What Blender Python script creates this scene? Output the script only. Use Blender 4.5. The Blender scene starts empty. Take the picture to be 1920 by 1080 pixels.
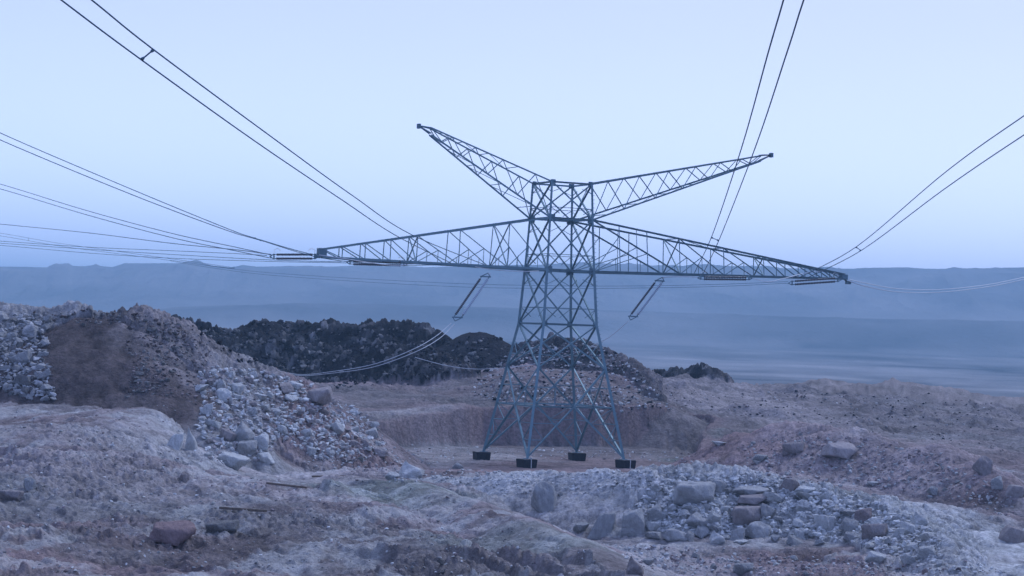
import bpy, bmesh, math, random
import numpy as np
from mathutils import Vector, Matrix
DEBUG = False
random.seed(7); RNG = np.random.default_rng(11)
C = bpy.context.scene.collection
R = math.radians

# ------------------------------------------------------------------ camera geometry
F = 4000.0                                   # focal length in pixels of a 1920 px wide picture
PITCH, ROLL = 0.02157873, 0.03564801
CAMZ = 9.50
cp, sp, cr, sr = math.cos(PITCH), math.sin(PITCH), math.cos(ROLL), math.sin(ROLL)

def ray(px, py):
    px = np.asarray(px, float); py = np.asarray(py, float)
    a, b = px - 960, py - 540
    u = a * cr + b * sr; v = -a * sr + b * cr
    return np.stack([u / F, cp + v / F * sp, sp - v / F * cp], -1)

def at(px, py, d):
    """world point seen at photo pixel (px, py) at forward distance d"""
    r = ray(px, py)
    return r / r[..., 1:2] * np.asarray(d, float)[..., None] + np.array([0, 0, CAMZ])

# ------------------------------------------------------------------ noise
def _hash(ix, iy, s):
    h = (ix.astype(np.int64) * 374761393 + iy.astype(np.int64) * 668265263 + s * 974634777) & 0xffffffff
    h = ((h ^ (h >> 13)) * 1274126177) & 0xffffffff
    h = ((h ^ (h >> 16)) * 2246822519) & 0xffffffff
    return ((h ^ (h >> 15)) & 0xffffff) / float(0xffffff)

def vnoise(x, y, s=0):
    ix, iy = np.floor(x), np.floor(y)
    fx, fy = x - ix, y - iy
    fx = fx * fx * fx * (fx * (fx * 6 - 15) + 10); fy = fy * fy * fy * (fy * (fy * 6 - 15) + 10)
    a = _hash(ix, iy, s); b = _hash(ix + 1, iy, s); c = _hash(ix, iy + 1, s); d = _hash(ix + 1, iy + 1, s)
    return (a + (b - a) * fx) * (1 - fy) + (c + (d - c) * fx) * fy

def fbm(x, y, scale, octs=4, s=0, gain=0.5):
    t = 0; amp = 1; n = 0
    x = x / scale; y = y / scale
    for k in range(octs):
        t = t + amp * (vnoise(x, y, s + k * 17) * 2 - 1); n += amp
        x, y = (x * 0.8 - y * 0.6) * 2.03 + 5.3, (x * 0.6 + y * 0.8) * 2.03 - 2.1
        amp *= gain
    return t / n

def ridged(x, y, scale, octs=3, s=0):
    t = 0; amp = 1; n = 0
    x = x / scale; y = y / scale
    for k in range(octs):
        t = t + amp * (1 - np.abs(vnoise(x, y, s + k * 13) * 2 - 1)) ** 2; n += amp
        x, y = (x * 0.8 - y * 0.6) * 2.07 + 1.3, (x * 0.6 + y * 0.8) * 2.07 - 7.1
        amp *= 0.5
    return t / n

def cells(x, y, scale, s=0):
    """returns stone-like bumps 0..1: each cell its own height, rounded off towards its border"""
    x = x / scale; y = y / scale
    ix, iy = np.floor(x), np.floor(y)
    f1 = np.full(x.shape, 9.0); f2 = np.full(x.shape, 9.0); hid = np.zeros(x.shape)
    for dx in (-1, 0, 1):
        for dy in (-1, 0, 1):
            cx, cy = ix + dx, iy + dy
            ox = _hash(cx, cy, s); oy = _hash(cx, cy, s + 5)
            d = np.hypot(cx + ox - x, cy + oy - y)
            hh = _hash(cx, cy, s + 9)
            near = d < f1
            f2 = np.where(near, f1, np.minimum(f2, d))
            hid = np.where(near, hh, hid); f1 = np.where(near, d, f1)
    e = np.clip((f2 - f1) / 0.35, 0, 1)
    return (e * (2 - e)) * (0.25 + 0.75 * hid), hid

def sstep(a, b, x):
    t = np.clip((x - a) / (b - a), 0, 1)
    return t * t * (3 - 2 * t)

# ------------------------------------------------------------------ terrain description
def hor(px): return 592.5 + 0.0357 * px
CTRL = []                                   # (px, py, distance)
for t in """-200 770 122;60 752 123.8;150 752 122;250 760 122;330 775 124;120 800 111;220 815 110;290 850 108;-200 850 100;60 850 100;200 880 96;400 885 125;500 880 128;
600 872 140;500 950 90;300 950 84;100 950 80;100 1080 58;500 1080 60;900 1080 62;700 960 90;-200 1000 66;700 1010 76;
650 885 134;560 900 118;700 770 181;850 768 181;1000 768 182;1150 770 183;1280 780 184;1340 790 176;700 735 196;880 735 200;
450 725 222;600 725 222;750 715 222;880 705 214;1000 700 200;1280 745 200;1250 702 226;1380 738 212;1480 790 192;1420 815 165;
1400 707 272;1560 716 282;1700 728 292;1920 748 302;2100 765 310;1600 760 215;1800 800 190;1920 840 170;1700 830 165;2100 900 150;
1700 780 205;1560 920 124;1700 938 121;1850 960 114;1400 885 135;1960 990 108;1300 872 150;1100 1008 99;1300 1012 98;1500 1035 93;
1700 1080 84;1300 1080 84;1850 1080 82;1900 1010 96;2100 1080 86;1750 945 112;1600 744 240;1450 732 240;1800 760 240;1920 776 240;1050 1005 99;900 893 118;1200 882 150;800 885 140""".replace("\n", "").split(";"):
    CTRL.append(tuple(float(v) for v in t.split()))
cpts = [at(a, b, d) for a, b, d in CTRL]
# points given by azimuth pixel, distance and height
for px, d, z in [(-600, 250, 5), (-200, 250, 5), (200, 260, 4), (500, 275, 1), (800, 275, 0), (1050, 270, 0), (1250, 275, -2),
                 (1400, 325, -6), (1650, 345, -6), (1920, 360, -6), (2300, 360, -6), (300, 340, -8), (700, 340, -8), (1100, 340, -8), (-300, 340, -8),
                 (-900, 100, 4), (-900, 180, 6), (2700, 100, 1), (2700, 200, 1), (960, 36, 3.9), (100, 36, 3.9), (1900, 36, 3.4), (100, 48, 2.9), (960, 48, 2.9), (1900, 48, 2.2), (-300, 48, 2.9), (500, 48, 2.9),
                 (960, 18, 6.2), (100, 18, 6.2), (1900, 18, 6.0), (960, 8, 7.8), (200, 8, 7.8), (1800, 8, 7.8), (960, 3, 7.9),
                 (-900, 40, 5), (2700, 40, 4)]:
    cpts.append(np.array([d * (px - 960) / F, d, z]))
cpts = np.array(cpts)

def warp(x, y):
    r = np.hypot(x, y); A = np.clip(np.arctan2(x, y) / 0.24, -2.6, 2.6)
    return A, np.log(np.maximum(r, 2) / 40) * 2.0
cA, cR = warp(cpts[:, 0], cpts[:, 1])
def kern(d2): return np.sqrt(d2 + 0.006)
K = kern((cA[:, None] - cA[None]) ** 2 + (cR[:, None] - cR[None]) ** 2) + np.eye(len(cA)) * 1e-4
nC = len(cA)
KK = np.zeros((nC + 1, nC + 1)); KK[:nC, :nC] = K; KK[nC, :nC] = 1; KK[:nC, nC] = 1
W = np.linalg.solve(KK, np.append(cpts[:, 2], 0))
def base_h(x, y):
    if x.ndim == 2 and x.size > 4000:        # smooth field: solve on a thinned grid, then interpolate
        ia = np.unique(np.append(np.arange(0, x.shape[0], 8), x.shape[0] - 1)); ja = np.unique(np.append(np.arange(0, x.shape[1], 8), x.shape[1] - 1))
        zc = base_h(x[np.ix_(ia, ja)].ravel(), y[np.ix_(ia, ja)].ravel()).reshape(len(ia), len(ja))
        t = np.stack([np.interp(np.arange(x.shape[1]), ja, row) for row in zc])
        return np.stack([np.interp(np.arange(x.shape[0]), ia, t[:, j]) for j in range(x.shape[1])], 1)
    A, L = warp(x, y)
    z = np.full(x.shape, W[nC])
    for k in range(nC):
        z += W[k] * kern((A - cA[k]) ** 2 + (L - cR[k]) ** 2)
    return z

def seg_ridge(x, y, P, slope, wob):
    best = np.full(x.shape, -1e3)
    for (x0, y0, z0), (x1, y1, z1) in zip(P[:-1], P[1:]):
        dx, dy = x1 - x0, y1 - y0; l2 = dx * dx + dy * dy + 1e-9
        t = np.clip(((x - x0) * dx + (y - y0) * dy) / l2, 0, 1)
        d = np.hypot(x - x0 - t * dx, y - y0 - t * dy)
        best = np.maximum(best, z0 + (z1 - z0) * t - slope * (np.sqrt(d * d + 0.5) - 0.7) * wob)
    return best

def P3(s): return [tuple(at(*[float(v) for v in t.split()])) for t in s.split(",")]
MOUNDS = [   # name, crest line (px py dist), slope, wobble
 ("left", "-160 566 132,0 574 132,60 582 131,130 588 130.5,200 600 130,235 596 130,265 586 130,290 592 130,318 604 130.5,345 628 132,400 662 134", .62),
 ("soil", "150 600 128.5,215 603 128,256 618 127.5", .60),
 ("spur", "345 632 133,400 668 137,480 694 141,560 716 146,605 748 149,628 795 151,636 835 151", .62),
 ("dark_a", "300 600 236,400 615 235,440 618 235,485 608 238,520 612 239,570 608 240,620 614 239,660 628 238", .62),
 ("dark_b", "660 634 238,695 618 236,760 615 234,800 622 232,840 636 229", .62),
 ("dark_front", "420 662 227,500 655 225,560 668 224,610 674 222,670 662 220,740 656 218,800 662 216,850 672 214", .60),
 ("dark_cone", "880 622 226,905 622 226,925 634 225", .64),
 ("mid", "955 660 226,1000 644 223,1045 640 221,1090 645 219,1130 655 217,1165 670 213,1190 692 207,1212 722 201,1240 752 194", .60),
 ("small", "1235 698 239,1290 697 236,1318 692 235,1338 697 234.5,1352 716 234", .9),
 ("red", "1345 838 152,1400 815 142,1480 802 137,1560 810 134,1620 817 132,1700 834 130,1760 842 128,1830 872 124,1880 907 120,1920 932 118,2010 965 115,2200 1010 110", .50),
 ("bank", "750 898 116,850 897 113,950 896 110,1050 894 107,1150 890 105.5,1210 884 105,1330 886 104.5,1450 900 103.5,1560 917 102,1650 938 100,1720 966 96,1765 1002 91,1795 1045 85.5,1808 1090 80,1815 1150 72", .50),
 ("bund", "1225 702 228,1300 727 216,1380 755 205,1440 775 198,1495 793 192", .45),  # low ridge added to give a lit edge and a dark line
 ("verge", "1010 1003 99.5,1060 1005 99,1250 1009 98,1400 1018 96,1500 1032 93,1620 1064 87,1700 1100 80", .35),
 ("shoulder", "560 905 108,740 894 106,850 930 97,950 962 87,1000 980 81,1080 1018 73.5,1180 1080 64,1260 1140 57,1400 1260 46", .42),
]
MOUNDS = [(n, P3(s), sl) for n, s, sl in MOUNDS]

# the levelled pit round the pylon
def onfloor(px, py, z=0.0):
    r = ray(px, py); t = (z - CAMZ) / r[..., 2]
    return (r * t[..., None])[..., :2]
pitpts = onfloor(np.array([560, 640, 668, 800, 900, 1000, 1120, 1220, 1290, 1335, 1335, 1310, 1200, 1000, 800, 620.]),
                 np.array([893, 850, 839, 837, 834, 836, 838, 837, 833, 836, 850, 880, 915, 925, 905, 905.]))
def poly_sd(x, y, P):
    d = np.full(x.shape, 1e9); inside = np.zeros(x.shape, bool)
    n = len(P)
    for i in range(n):
        x0, y0 = P[i]; x1, y1 = P[(i + 1) % n]
        dx, dy = x1 - x0, y1 - y0
        t = np.clip(((x - x0) * dx + (y - y0) * dy) / (dx * dx + dy * dy), 0, 1)
        d = np.minimum(d, np.hypot(x - x0 - t * dx, y - y0 - t * dy))
        c = ((y0 > y) != (y1 > y)) & (x < dx * (y - y0) / (dy + 1e-12) + x0)
        inside ^= c
    return np.where(inside, d, -d)

SKY = np.array([(-700, 500), (-200, 500), (0, 504), (45, 504), (88, 505), (102, 500), (125, 500), (136, 505), (210, 505), (232, 497), (350, 497), (400, 502),
 (430, 504), (455, 500), (480, 503), (540, 501), (600, 502), (700, 503), (800, 503), (900, 500), (1000, 499), (1130, 498), (1280, 503), (1450, 505),
 (1530, 508), (1600, 508), (1640, 506), (1700, 506), (1750, 511), (1840, 509), (1920, 508), (2200, 506), (2700, 510)], float)
TER = np.array([(-700, 610), (0, 606), (200, 592), (250, 585), (330, 577), (400, 574), (600, 569), (760, 572), (1000, 578), (1300, 588), (1600, 598), (1920, 604), (2700, 615)], float)
def far_h(x, y):
    r = np.hypot(x, y); px = 960 + F * np.tan(np.clip(np.arctan2(x, y), -.5, .5))
    h = hor(px)
    zs = CAMZ + (h - np.interp(px, SKY[:, 0], SKY[:, 1])) / F * 3500
    zt = CAMZ + (h - np.interp(px, TER[:, 0], TER[:, 1])) / F * 2500
    z = np.interp(r, [340, 700, 1300, 1800, 2150], [-8, -14, -12, -5, 4])
    lr = 340
    k = sstep(2150, 2500, r); z = z * (1 - k) + zt * k
    k = sstep(2650, 3460, r) ** 0.8; z = np.where(r > 2500, zt * (1 - k) + zs * k - 4 * sstep(2500, 2560, r) * (1 - sstep(2700, 2900, r)), z)
    slope = sstep(2150, 2300, r) * (1 - sstep(2440, 2500, r)) * 4.5 + sstep(2750, 2900, r) * (1 - sstep(3350, 3470, r)) * 12
    gx = px / 26.0
    z += 1.7 * slope * (ridged(x * 1.0, y * 0.3, 110, 5, 40) - .5)
    z += (fbm(x, y, 120, 5, 50) * 1.2) * (1 - sstep(3300, 3480, r))
    z -= np.clip(r - 3500, 0, None) * 0.004
    return z

ALB = dict(
    dust=(.28, .252, .252), tan=(.225, .188, .190), red=(.22, .162, .160), pale=(.44, .45, .45), grey=(.165, .165, .165), dark=(.026, .027, .033),
    brown=(.095, .078, .076), rock=(.32, .325, .33), green=(.17, .20, .185), far=(.17, .155, .15))
ALB = {k: np.array(v) * (1.14 if k not in ('dark', 'far') else 1) for k, v in ALB.items()}
def detail_and_colour(x, y, z, base, tag, sdpit):
    """adds the small relief and returns height, colour"""
    n = len(MOUNDS)
    idx = {m[0]: i + 1 for i, m in enumerate(MOUNDS)}
    r = np.hypot(x, y)
    near = 1 - sstep(320, 390, r)
    T = lambda *names: np.isin(tag, [idx[k] for k in names])
    big = fbm(x, y, 9, 4, 3); mid = fbm(x, y, 2.2, 4, 7); fine = fbm(x, y, 0.55, 3, 9)
    # strata running down to the right in the foreground
    ca, sa = math.cos(R(64)), math.sin(R(64))
    xs, ys = x * ca - y * sa, x * sa + y * ca
    strata = ridged(xs / 4.2, ys, 1.5, 4, 21)
    tt = ys / 2.6 + 1.1 * fbm(x, y, 7, 4, 24) + .25 * fbm(x, y, 1.2, 3, 25); fr_ = tt - np.floor(tt)
    ledge = np.where(fr_ < .10, fr_ / .10, 1 - (fr_ - .10) / .90) * (.35 + .65 * _hash(np.floor(tt), np.floor(xs / 6 + fbm(x, y, 3, 2, 26)), 27))
    lmask = sstep(-.05, .3, fbm(x, y, 8, 3, 72) + .25 * T('shoulder'))
    pit = sstep(-.2, .6, sdpit)
    c1, h1 = cells(x + .3 * fine, y + .3 * fine, 0.75, 31)
    c2, h2 = cells(x, y, 0.34, 32)
    c3, h3 = cells(x + .4 * fine, y, 1.5, 33)
    # rubble weight: where loose stones cover the ground
    rub = np.zeros(x.shape)
    rub[T("left")] = .9; rub[T("dark_a", "dark_b", "dark_front", "small")] = 1.0; rub[T("spur")] = .8; rub[T("bank")] = .8
    rub[T("mid")] = .95; rub[T("red")] = .42; rub[T("soil")] = .10; rub[T("dark_cone")] = .12
    rub[T("bank")] = (.34 + .46 * sstep(4.6, 7.0, x))[T("bank")]
    patch = sstep(-.15, .35, fbm(x, y, 6, 3, 61))
    g = tag == 0
    g = g | T('verge', 'bund'); pln = sstep(160, 185, r) * (x > 12); rub = np.where(g, (.12 + .42 * patch) * (1 - .65 * pln), rub * (.7 + .3 * patch))
    fore = (1 - sstep(95, 120, r)) * (x < np.interp(y, [40, 64, 81, 97, 106, 125], [6, 3.6, .9, -2.5, -6, -12]))
    fore = np.where(g | T("shoulder"), fore, 0)
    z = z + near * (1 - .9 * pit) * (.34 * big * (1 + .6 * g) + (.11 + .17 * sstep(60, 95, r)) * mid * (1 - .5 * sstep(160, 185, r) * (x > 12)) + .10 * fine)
    z = z + near * (1 - .8 * pit) * rub * (.46 * c1 + .24 * c2 + .62 * c3 * T("dark_a", "dark_b", "dark_front", "mid"))
    z = z + near * pit * (.03 * mid + .035 * c2 * patch)
    z = z + near * fore * ((.25 + .5 * sstep(60, 85, r)) * (strata - .5) * .5 + .62 * lmask * (ledge - .3) + .22 * (ridged(xs / 3, ys, .6, 3, 23) - .5)) * (.35 + .65 * sstep(-.4, .3, fbm(x, y, 11, 2, 71)))
    c4, h4 = cells(x + .5 * mid, y + .8 * mid, 2.9, 35)
    z = z + near * .95 * (c4 - .3) * .65 * T('dark_a', 'dark_b', 'dark_front', 'small')
    # terraces and gullies of the right-hand plain
    plain = g * sstep(165, 185, r) * (x > 14) * near
    z = z + plain * (1.7 * ridged(x * .30 + y * .2, y * .5 - .35 * x, 5, 4, 81) ** 2.2 - .85)
    # ---- colour
    def mixc(a, b, t): return a + (b - a) * t[..., None]
    v = .5 + .5 * fbm(x, y, 14, 4, 91); w = .5 + .5 * fbm(x, y, 3, 4, 93)
    col = np.broadcast_to(ALB['tan'], x.shape + (3,)).copy()
    col = mixc(col, ALB['grey'], .7 * sstep(.35, .7, v))
    col = mixc(col, ALB['pale'], .42 * sstep(.45, .75, w) * (1 - sstep(150, 200, r)))
    col = mixc(col, ALB['red'], .5 * (g | T('red', 'mid')) * sstep(.5, .7, .5 + .5 * fbm(x, y, 10, 3, 95)))
    for names, c, t in [(("left",), 'rock', .55), (("spur",), 'pale', .8), (("bank",), 'pale', .75), (("red",), 'red', .3),
                        (("mid",), 'grey', .5)]:
        m = T(*names); col[m] = mixc(col[m], ALB[c], np.full(m.sum(), t))
    pl = sstep(150, 200, r) * (x > 12) * g; col = mixc(col, (ALB['brown'] + ALB['grey']) * .6, .75 * pl)
    m = T("dark_a", "dark_b", "dark_front", "small"); col[m] = ALB['dark'] * .75 + (h1[m] ** 6)[:, None] * (ALB['rock'] * .4)
    dk = .45 * sstep(.12, .4, fbm(x, y, 7, 3, 121))[m]; col[m] = col[m] * (1 - dk)[:, None] + ALB['grey'] * .8 * dk[:, None]; m = T("soil"); col[m] = ALB['brown']; m = T("dark_cone"); col[m] = ALB['dark'] * 1.0
    m = T("mid"); hi = sstep(4.4, 5.8, z[m] + .8 * mid[m]); col[m] = col[m] * (1 - hi)[:, None] + (ALB['dark'] * 1.3 + (h1[m] ** 3)[:, None] * .10) * hi[:, None]
    # located patches of soil: px, py, dist, radius, colour, strength
    for px, py, d, rad, c, st in [(1040, 872, 155, 17, 'red', .8), (650, 890, 128, 6, 'red', .9), (1380, 868, 140, 6, 'red', .9), (560, 850, 146, 5, 'red', .6),
            (1840, 990, 98, 9, 'pale', .9), (1860, 1060, 85, 5, 'pale', .9), (1650, 930, 105, 8, 'pale', .6), (740, 925, 100, 6, 'green', .8), (620, 985, 82, 5, 'dark', .25),
            (300, 1040, 68, 7, 'brown', .35), (700, 1040, 70, 6, 'brown', .40), (950, 1000, 76, 5, 'green', .5), (1300, 845, 168, 3.2, 'green', .9), (780, 850, 165, 11, 'pale', .5),
            (1180, 1030, 92, 6, 'pale', .6), (270, 640, 129, 4, 'dark', .5), (300, 690, 127, 5, 'brown', .5), (1000, 800, 181, 26, 'brown', .45),
            (100, 820, 105, 9, 'brown', .35), (430, 905, 112, 9, 'pale', .4), (200, 930, 85, 9, 'grey', .5), (1500, 1060, 86, 7, 'red', .3), (1320, 742, 214, 13, 'dust', .45), (1450, 775, 200, 8, 'dust', .6), (250, 900, 92, 8, 'dust', .6), (1000, 940, 98, 6, 'dust', .5), (1600, 880, 128, 8, 'dust', .35), (330, 720, 128, 4, 'dust', .6), (80, 1060, 60, 5, 'red', .5)]:
        P = at(px, py, d)
        dd = np.hypot(x - P[0], (y - P[1]) * .7) / rad + .45 * fbm(x, y, rad * .5, 4, 97)
        t = (1 - sstep(.55, 1.05, dd)) * st
        col = mixc(col, ALB[c], t)
    col *= (1 + .35 * (h1 - .5) * rub)[..., None]
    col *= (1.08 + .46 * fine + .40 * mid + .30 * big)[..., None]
    # wheel tracks and wind-blown dust streaks on the near slope
    ang = .22 + .10 * fbm(x, y, 30, 2, 111); xa = x * np.cos(ang) - y * np.sin(ang); ya = x * np.sin(ang) + y * np.cos(ang)
    stk = .5 + .5 * fbm(xa * 7, ya, 7, 4, 113)
    stm = (g | T('shoulder')) * (1 - sstep(130, 150, r)) * sstep(.35, .6, .5 + .5 * fbm(x, y, 9, 3, 115))
    col = mixc(col, ALB['pale'],   .50 * stm * sstep(.52, .66, stk)); col = mixc(col, ALB['brown'], .28 * stm * sstep(.5, .38, stk) * (stk < .5))
    # beds of different colour exposed in the cut
    wall = sstep(-1.6, -.1, sdpit) * (1 - sstep(.5, .9, sdpit)) * (z > .25) * g
    bed = .5 + .5 * fbm(x * .05 + 3, z * 3.2 + .15 * mid, 1.0, 3, 117)
    col = mixc(col, ALB['red'] * (.65 + .8 * bed)[..., None], .6 * wall)
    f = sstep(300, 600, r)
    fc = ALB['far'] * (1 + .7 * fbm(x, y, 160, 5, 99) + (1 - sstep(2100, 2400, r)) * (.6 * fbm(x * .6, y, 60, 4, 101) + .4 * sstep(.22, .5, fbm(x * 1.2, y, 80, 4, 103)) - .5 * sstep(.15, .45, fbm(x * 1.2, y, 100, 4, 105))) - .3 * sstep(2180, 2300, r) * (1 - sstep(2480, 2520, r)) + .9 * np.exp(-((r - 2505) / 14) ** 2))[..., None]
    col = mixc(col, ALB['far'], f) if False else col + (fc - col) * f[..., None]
    return z, np.clip(col, .01, .6)

# ------------------------------------------------------------------ terrain grid (polar, one sheet to the horizon)
az = np.concatenate([np.linspace(-math.pi, -.62, 40)[:-1], np.linspace(-.62, -.255, 60)[:-1], np.linspace(-.255, .255, 940), np.linspace(.255, .62, 60)[1:], np.linspace(.62, math.pi, 40)[1:-1]])
rr = np.concatenate([np.geomspace(.6, 47, 50)[:-1], np.arange(47, 128, .14), np.arange(128, 160, .22), np.arange(160, 250, .3), np.geomspace(250, 2400, 110), np.linspace(2410, 3560, 90), np.geomspace(3600, 9000, 14)])
AZ, RR = np.meshgrid(az, rr)
X = RR * np.sin(AZ); Y = RR * np.cos(AZ)
NR, NA = X.shape
def heights(X, Y):
    base = base_h(X, Y)
    wob = 1 + .28 * fbm(X, Y, 7, 3, 5)
    tag = np.zeros(X.shape, np.int16)
    sd = poly_sd(X, Y, pitpts)
    sdn = sd + .5 * fbm(X, Y, 4, 4, 12) + .16 * fbm(X, Y, 1.6, 3, 13)
    z = base + (0.0 - base) * sstep(-.15, .75, sdn)
    for i, (n, P, sl) in enumerate(MOUNDS):
        m = seg_ridge(X, Y, P, sl, wob)
        if n in ("bank", "left", "spur", "mid", "red", "dark_a", "dark_b", "dark_front"):
            m = m + .22 * fbm(X, Y, 2.4, 3, 14 + i) + (.75 * fbm(X, Y, 5, 3, 44 + i) if n[:3] in ('dar', 'mid') else 0)
        up = m > z
        z = np.where(up, m, z); tag = np.where(up & (m > base - 2), i + 1, tag)
    r = np.hypot(X, Y)
    far = far_h(X, Y); k = sstep(330, 420, r)
    z = z * (1 - k) + far * k
    tag = np.where(r > 300, 0, tag)
    side = np.abs(np.arctan2(X, Y)) > .5
    tag = np.where(side, 0, tag)
    return z, base, tag, sdn
Z, BASE, TAG, SD = heights(X, Y)
Z, COL = detail_and_colour(X, Y, Z, BASE, TAG, SD)

def ground_z(x, y):
    """height of the finished grid under world points"""
    x = np.asarray(x, float); y = np.asarray(y, float)
    a = np.interp(np.arctan2(x, y), az, np.arange(NA)); r = np.interp(np.hypot(x, y), rr, np.arange(NR))
    i = np.clip(r.astype(int), 0, NR - 2); j = np.clip(a.astype(int), 0, NA - 2); fi = r - i; fj = a - j
    return (Z[i, j] * (1 - fj) + Z[i, j + 1] * fj) * (1 - fi) + (Z[i + 1, j] * (1 - fj) + Z[i + 1, j + 1] * fj) * fi

i0 = int(np.searchsorted(rr, 45)); i1 = int(np.searchsorted(rr, 300))
def hit(px, py, dmin=0):
    """where the sight line through a photo pixel first meets the ground"""
    d = ray(px, py); d = d / math.hypot(d[0], d[1]); k = np.arange(i0, i1)
    k = k[rr[k] > dmin]
    rk = rr[k]; gz = ground_z(d[0] * rk, d[1] * rk); lz = CAMZ + d[2] * rk
    w = np.nonzero(gz >= lz)[0]
    if len(w) == 0: return None
    m = w[0]
    return Vector((d[0] * rk[m], d[1] * rk[m], float(gz[m]))), int(TAG[k[m], np.argmin(np.abs(az - math.atan2(d[0], d[1])))])

# ------------------------------------------------------------------ materials
def mat(name, rough=.9, metal=0.0, bump=None, col=None, var=.15, vscale=3.0, attr=False, spec=.3):
    m = bpy.data.materials.new(name); m.use_nodes = True
    nt = m.node_tree; nd = nt.nodes; ln = nt.links
    b = nd['Principled BSDF']; b.inputs['Roughness'].default_value = rough; b.inputs['Metallic'].default_value = metal
    b.inputs['Specular IOR Level'].default_value = spec
    tc = nd.new('ShaderNodeTexCoord' if not attr else 'ShaderNodeNewGeometry')
    vec = tc.outputs['Object'] if not attr else tc.outputs['Position']
    n1 = nd.new('ShaderNodeTexNoise'); n1.inputs['Scale'].default_value = vscale; n1.inputs['Detail'].default_value = 8; n1.inputs['Roughness'].default_value = .65
    ln.new(vec, n1.inputs['Vector'])
    mr = nd.new('ShaderNodeMapRange'); mr.inputs['From Min'].default_value = .3; mr.inputs['From Max'].default_value = .7
    mr.inputs['To Min'].default_value = 1 - var; mr.inputs['To Max'].default_value = 1 + var
    ln.new(n1.outputs['Fac'], mr.inputs['Value'])
    mx = nd.new('ShaderNodeVectorMath'); mx.operation = 'SCALE'
    if attr:
        at_ = nd.new('ShaderNodeAttribute'); at_.attribute_name = 'soil'; ln.new(at_.outputs['Color'], mx.inputs[0])
    elif col == 'object':
        oi = nd.new('ShaderNodeObjectInfo'); ln.new(oi.outputs['Color'], mx.inputs[0])
    else:
        mx.inputs[0].default_value = col
    ln.new(mr.outputs['Result'], mx.inputs['Scale']); ln.new(mx.outputs['Vector'], b.inputs['Base Color'])
    prev = None
    for sc, st, dist in (bump or []):
        nn = nd.new('ShaderNodeTexNoise'); nn.inputs['Scale'].default_value = sc; nn.inputs['Detail'].default_value = 6; nn.inputs['Roughness'].default_value = .7
        ln.new(vec, nn.inputs['Vector'])
        bp = nd.new('ShaderNodeBump'); bp.inputs['Strength'].default_value = st; bp.inputs['Distance'].default_value = dist
        ln.new(nn.outputs['Fac'], bp.inputs['Height'])
        if prev: ln.new(prev.outputs['Normal'], bp.inputs['Normal'])
        prev = bp
    if prev: ln.new(prev.outputs['Normal'], b.inputs['Normal'])
    return m
M_ground = mat('soil_and_gravel', .95, attr=True, var=.35, vscale=4.0, bump=[(1.4, .9, .45), (5, .8, .15), (14, .6, .05)], spec=.1)
M_rubble = mat('loose_rubble', .95, attr=True, var=.4, vscale=5.0, bump=[(2, .9, .45), (6, .8, .15), (18, .6, .05)], spec=.1)
M_far = mat('distant_desert', 1.0, attr=True, var=.10, vscale=.01, bump=[(.012, .8, 14.0), (.05, .6, 5.0)], spec=0)
M_rock = mat('limestone', .92, col='object', var=.22, vscale=2.5, bump=[(2.0, .9, .22), (9, .7, .06)], spec=.15)
M_steel = mat('galvanised_steel', .55, .25, col=(.15, .25, .29), var=.15, vscale=2.0)
M_steel_d = mat('dark_gusset_steel', .6, .2, col=(.11, .19, .23), var=.15, vscale=2.0)
M_conc = mat('dark_coated_concrete', .85, col=(.022, .024, .03), var=.4, vscale=6, bump=[(14, .4, .03)])
M_strap = mat('earth_strap_metal', .5, .3, col=(.55, .58, .6), var=.1)
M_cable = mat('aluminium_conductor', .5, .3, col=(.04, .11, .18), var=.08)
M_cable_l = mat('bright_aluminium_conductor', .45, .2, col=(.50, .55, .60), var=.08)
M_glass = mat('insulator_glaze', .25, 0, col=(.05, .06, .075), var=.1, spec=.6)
M_glass_hl = mat('insulator_glaze_highlight', .3, 0, col=(.36, .46, .56), var=.1, spec=.6)  # pale colour stands in for white highlights on the dark glaze
M_wood = mat('weathered_timber', .85, col=(.14, .11, .09), var=.3, vscale=6)

def finish(o, label=None, cat=None, group=None, kind=None):
    if label: o['label'] = label
    if cat: o['category'] = cat
    if group: o['group'] = group
    if kind: o['kind'] = kind
    return o
def link_mesh(name, me, parent=None, material=None):
    o = bpy.data.objects.new(name, me); C.objects.link(o)
    if material: me.materials.clear(); me.materials.append(material)
    if parent: o.parent = parent
    return o
def mesh_np(name, V, Fq, smooth=True):
    me = bpy.data.meshes.new(name)
    k = Fq.shape[1]
    me.vertices.add(len(V)); me.vertices.foreach_set('co', np.asarray(V, np.float32).ravel())
    me.loops.add(Fq.size); me.loops.foreach_set('vertex_index', Fq.astype(np.int32).ravel())
    me.polygons.add(len(Fq)); me.polygons.foreach_set('loop_start', np.arange(0, Fq.size, k, dtype=np.int32))
    me.update(calc_edges=True)
    me.polygons.foreach_set('use_smooth', np.full(len(Fq), smooth)); me.update()
    return me

# ------------------------------------------------------------------ terrain objects
VV = np.stack([X.ravel(), Y.ravel(), Z.ravel()], -1)
ii, jj = np.meshgrid(np.arange(NR - 1), np.arange(NA), indexing='ij')
j2 = (jj + 1) % NA
quads = np.stack([ii * NA + jj, (ii + 1) * NA + jj, (ii + 1) * NA + j2, ii * NA + j2], -1).reshape(-1, 4)[:, ::-1]
ftag = TAG.ravel()[quads[:, 0]]; fr = RR.ravel()[quads[:, 0]]
def terrain_obj(name, mask, m, **kw):
    q = quads[mask]; used, inv = np.unique(q, return_inverse=True); q = inv.reshape(q.shape)
    me = mesh_np(name, VV[used], q)
    ca = me.color_attributes.new('soil', 'FLOAT_COLOR', 'POINT')
    cc = np.ones((len(used), 4), np.float32); cc[:, :3] = COL.reshape(-1, 3)[used]
    ca.data.foreach_set('color', cc.ravel())
    o = link_mesh(name, me, None, m); return finish(o, **kw)
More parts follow.
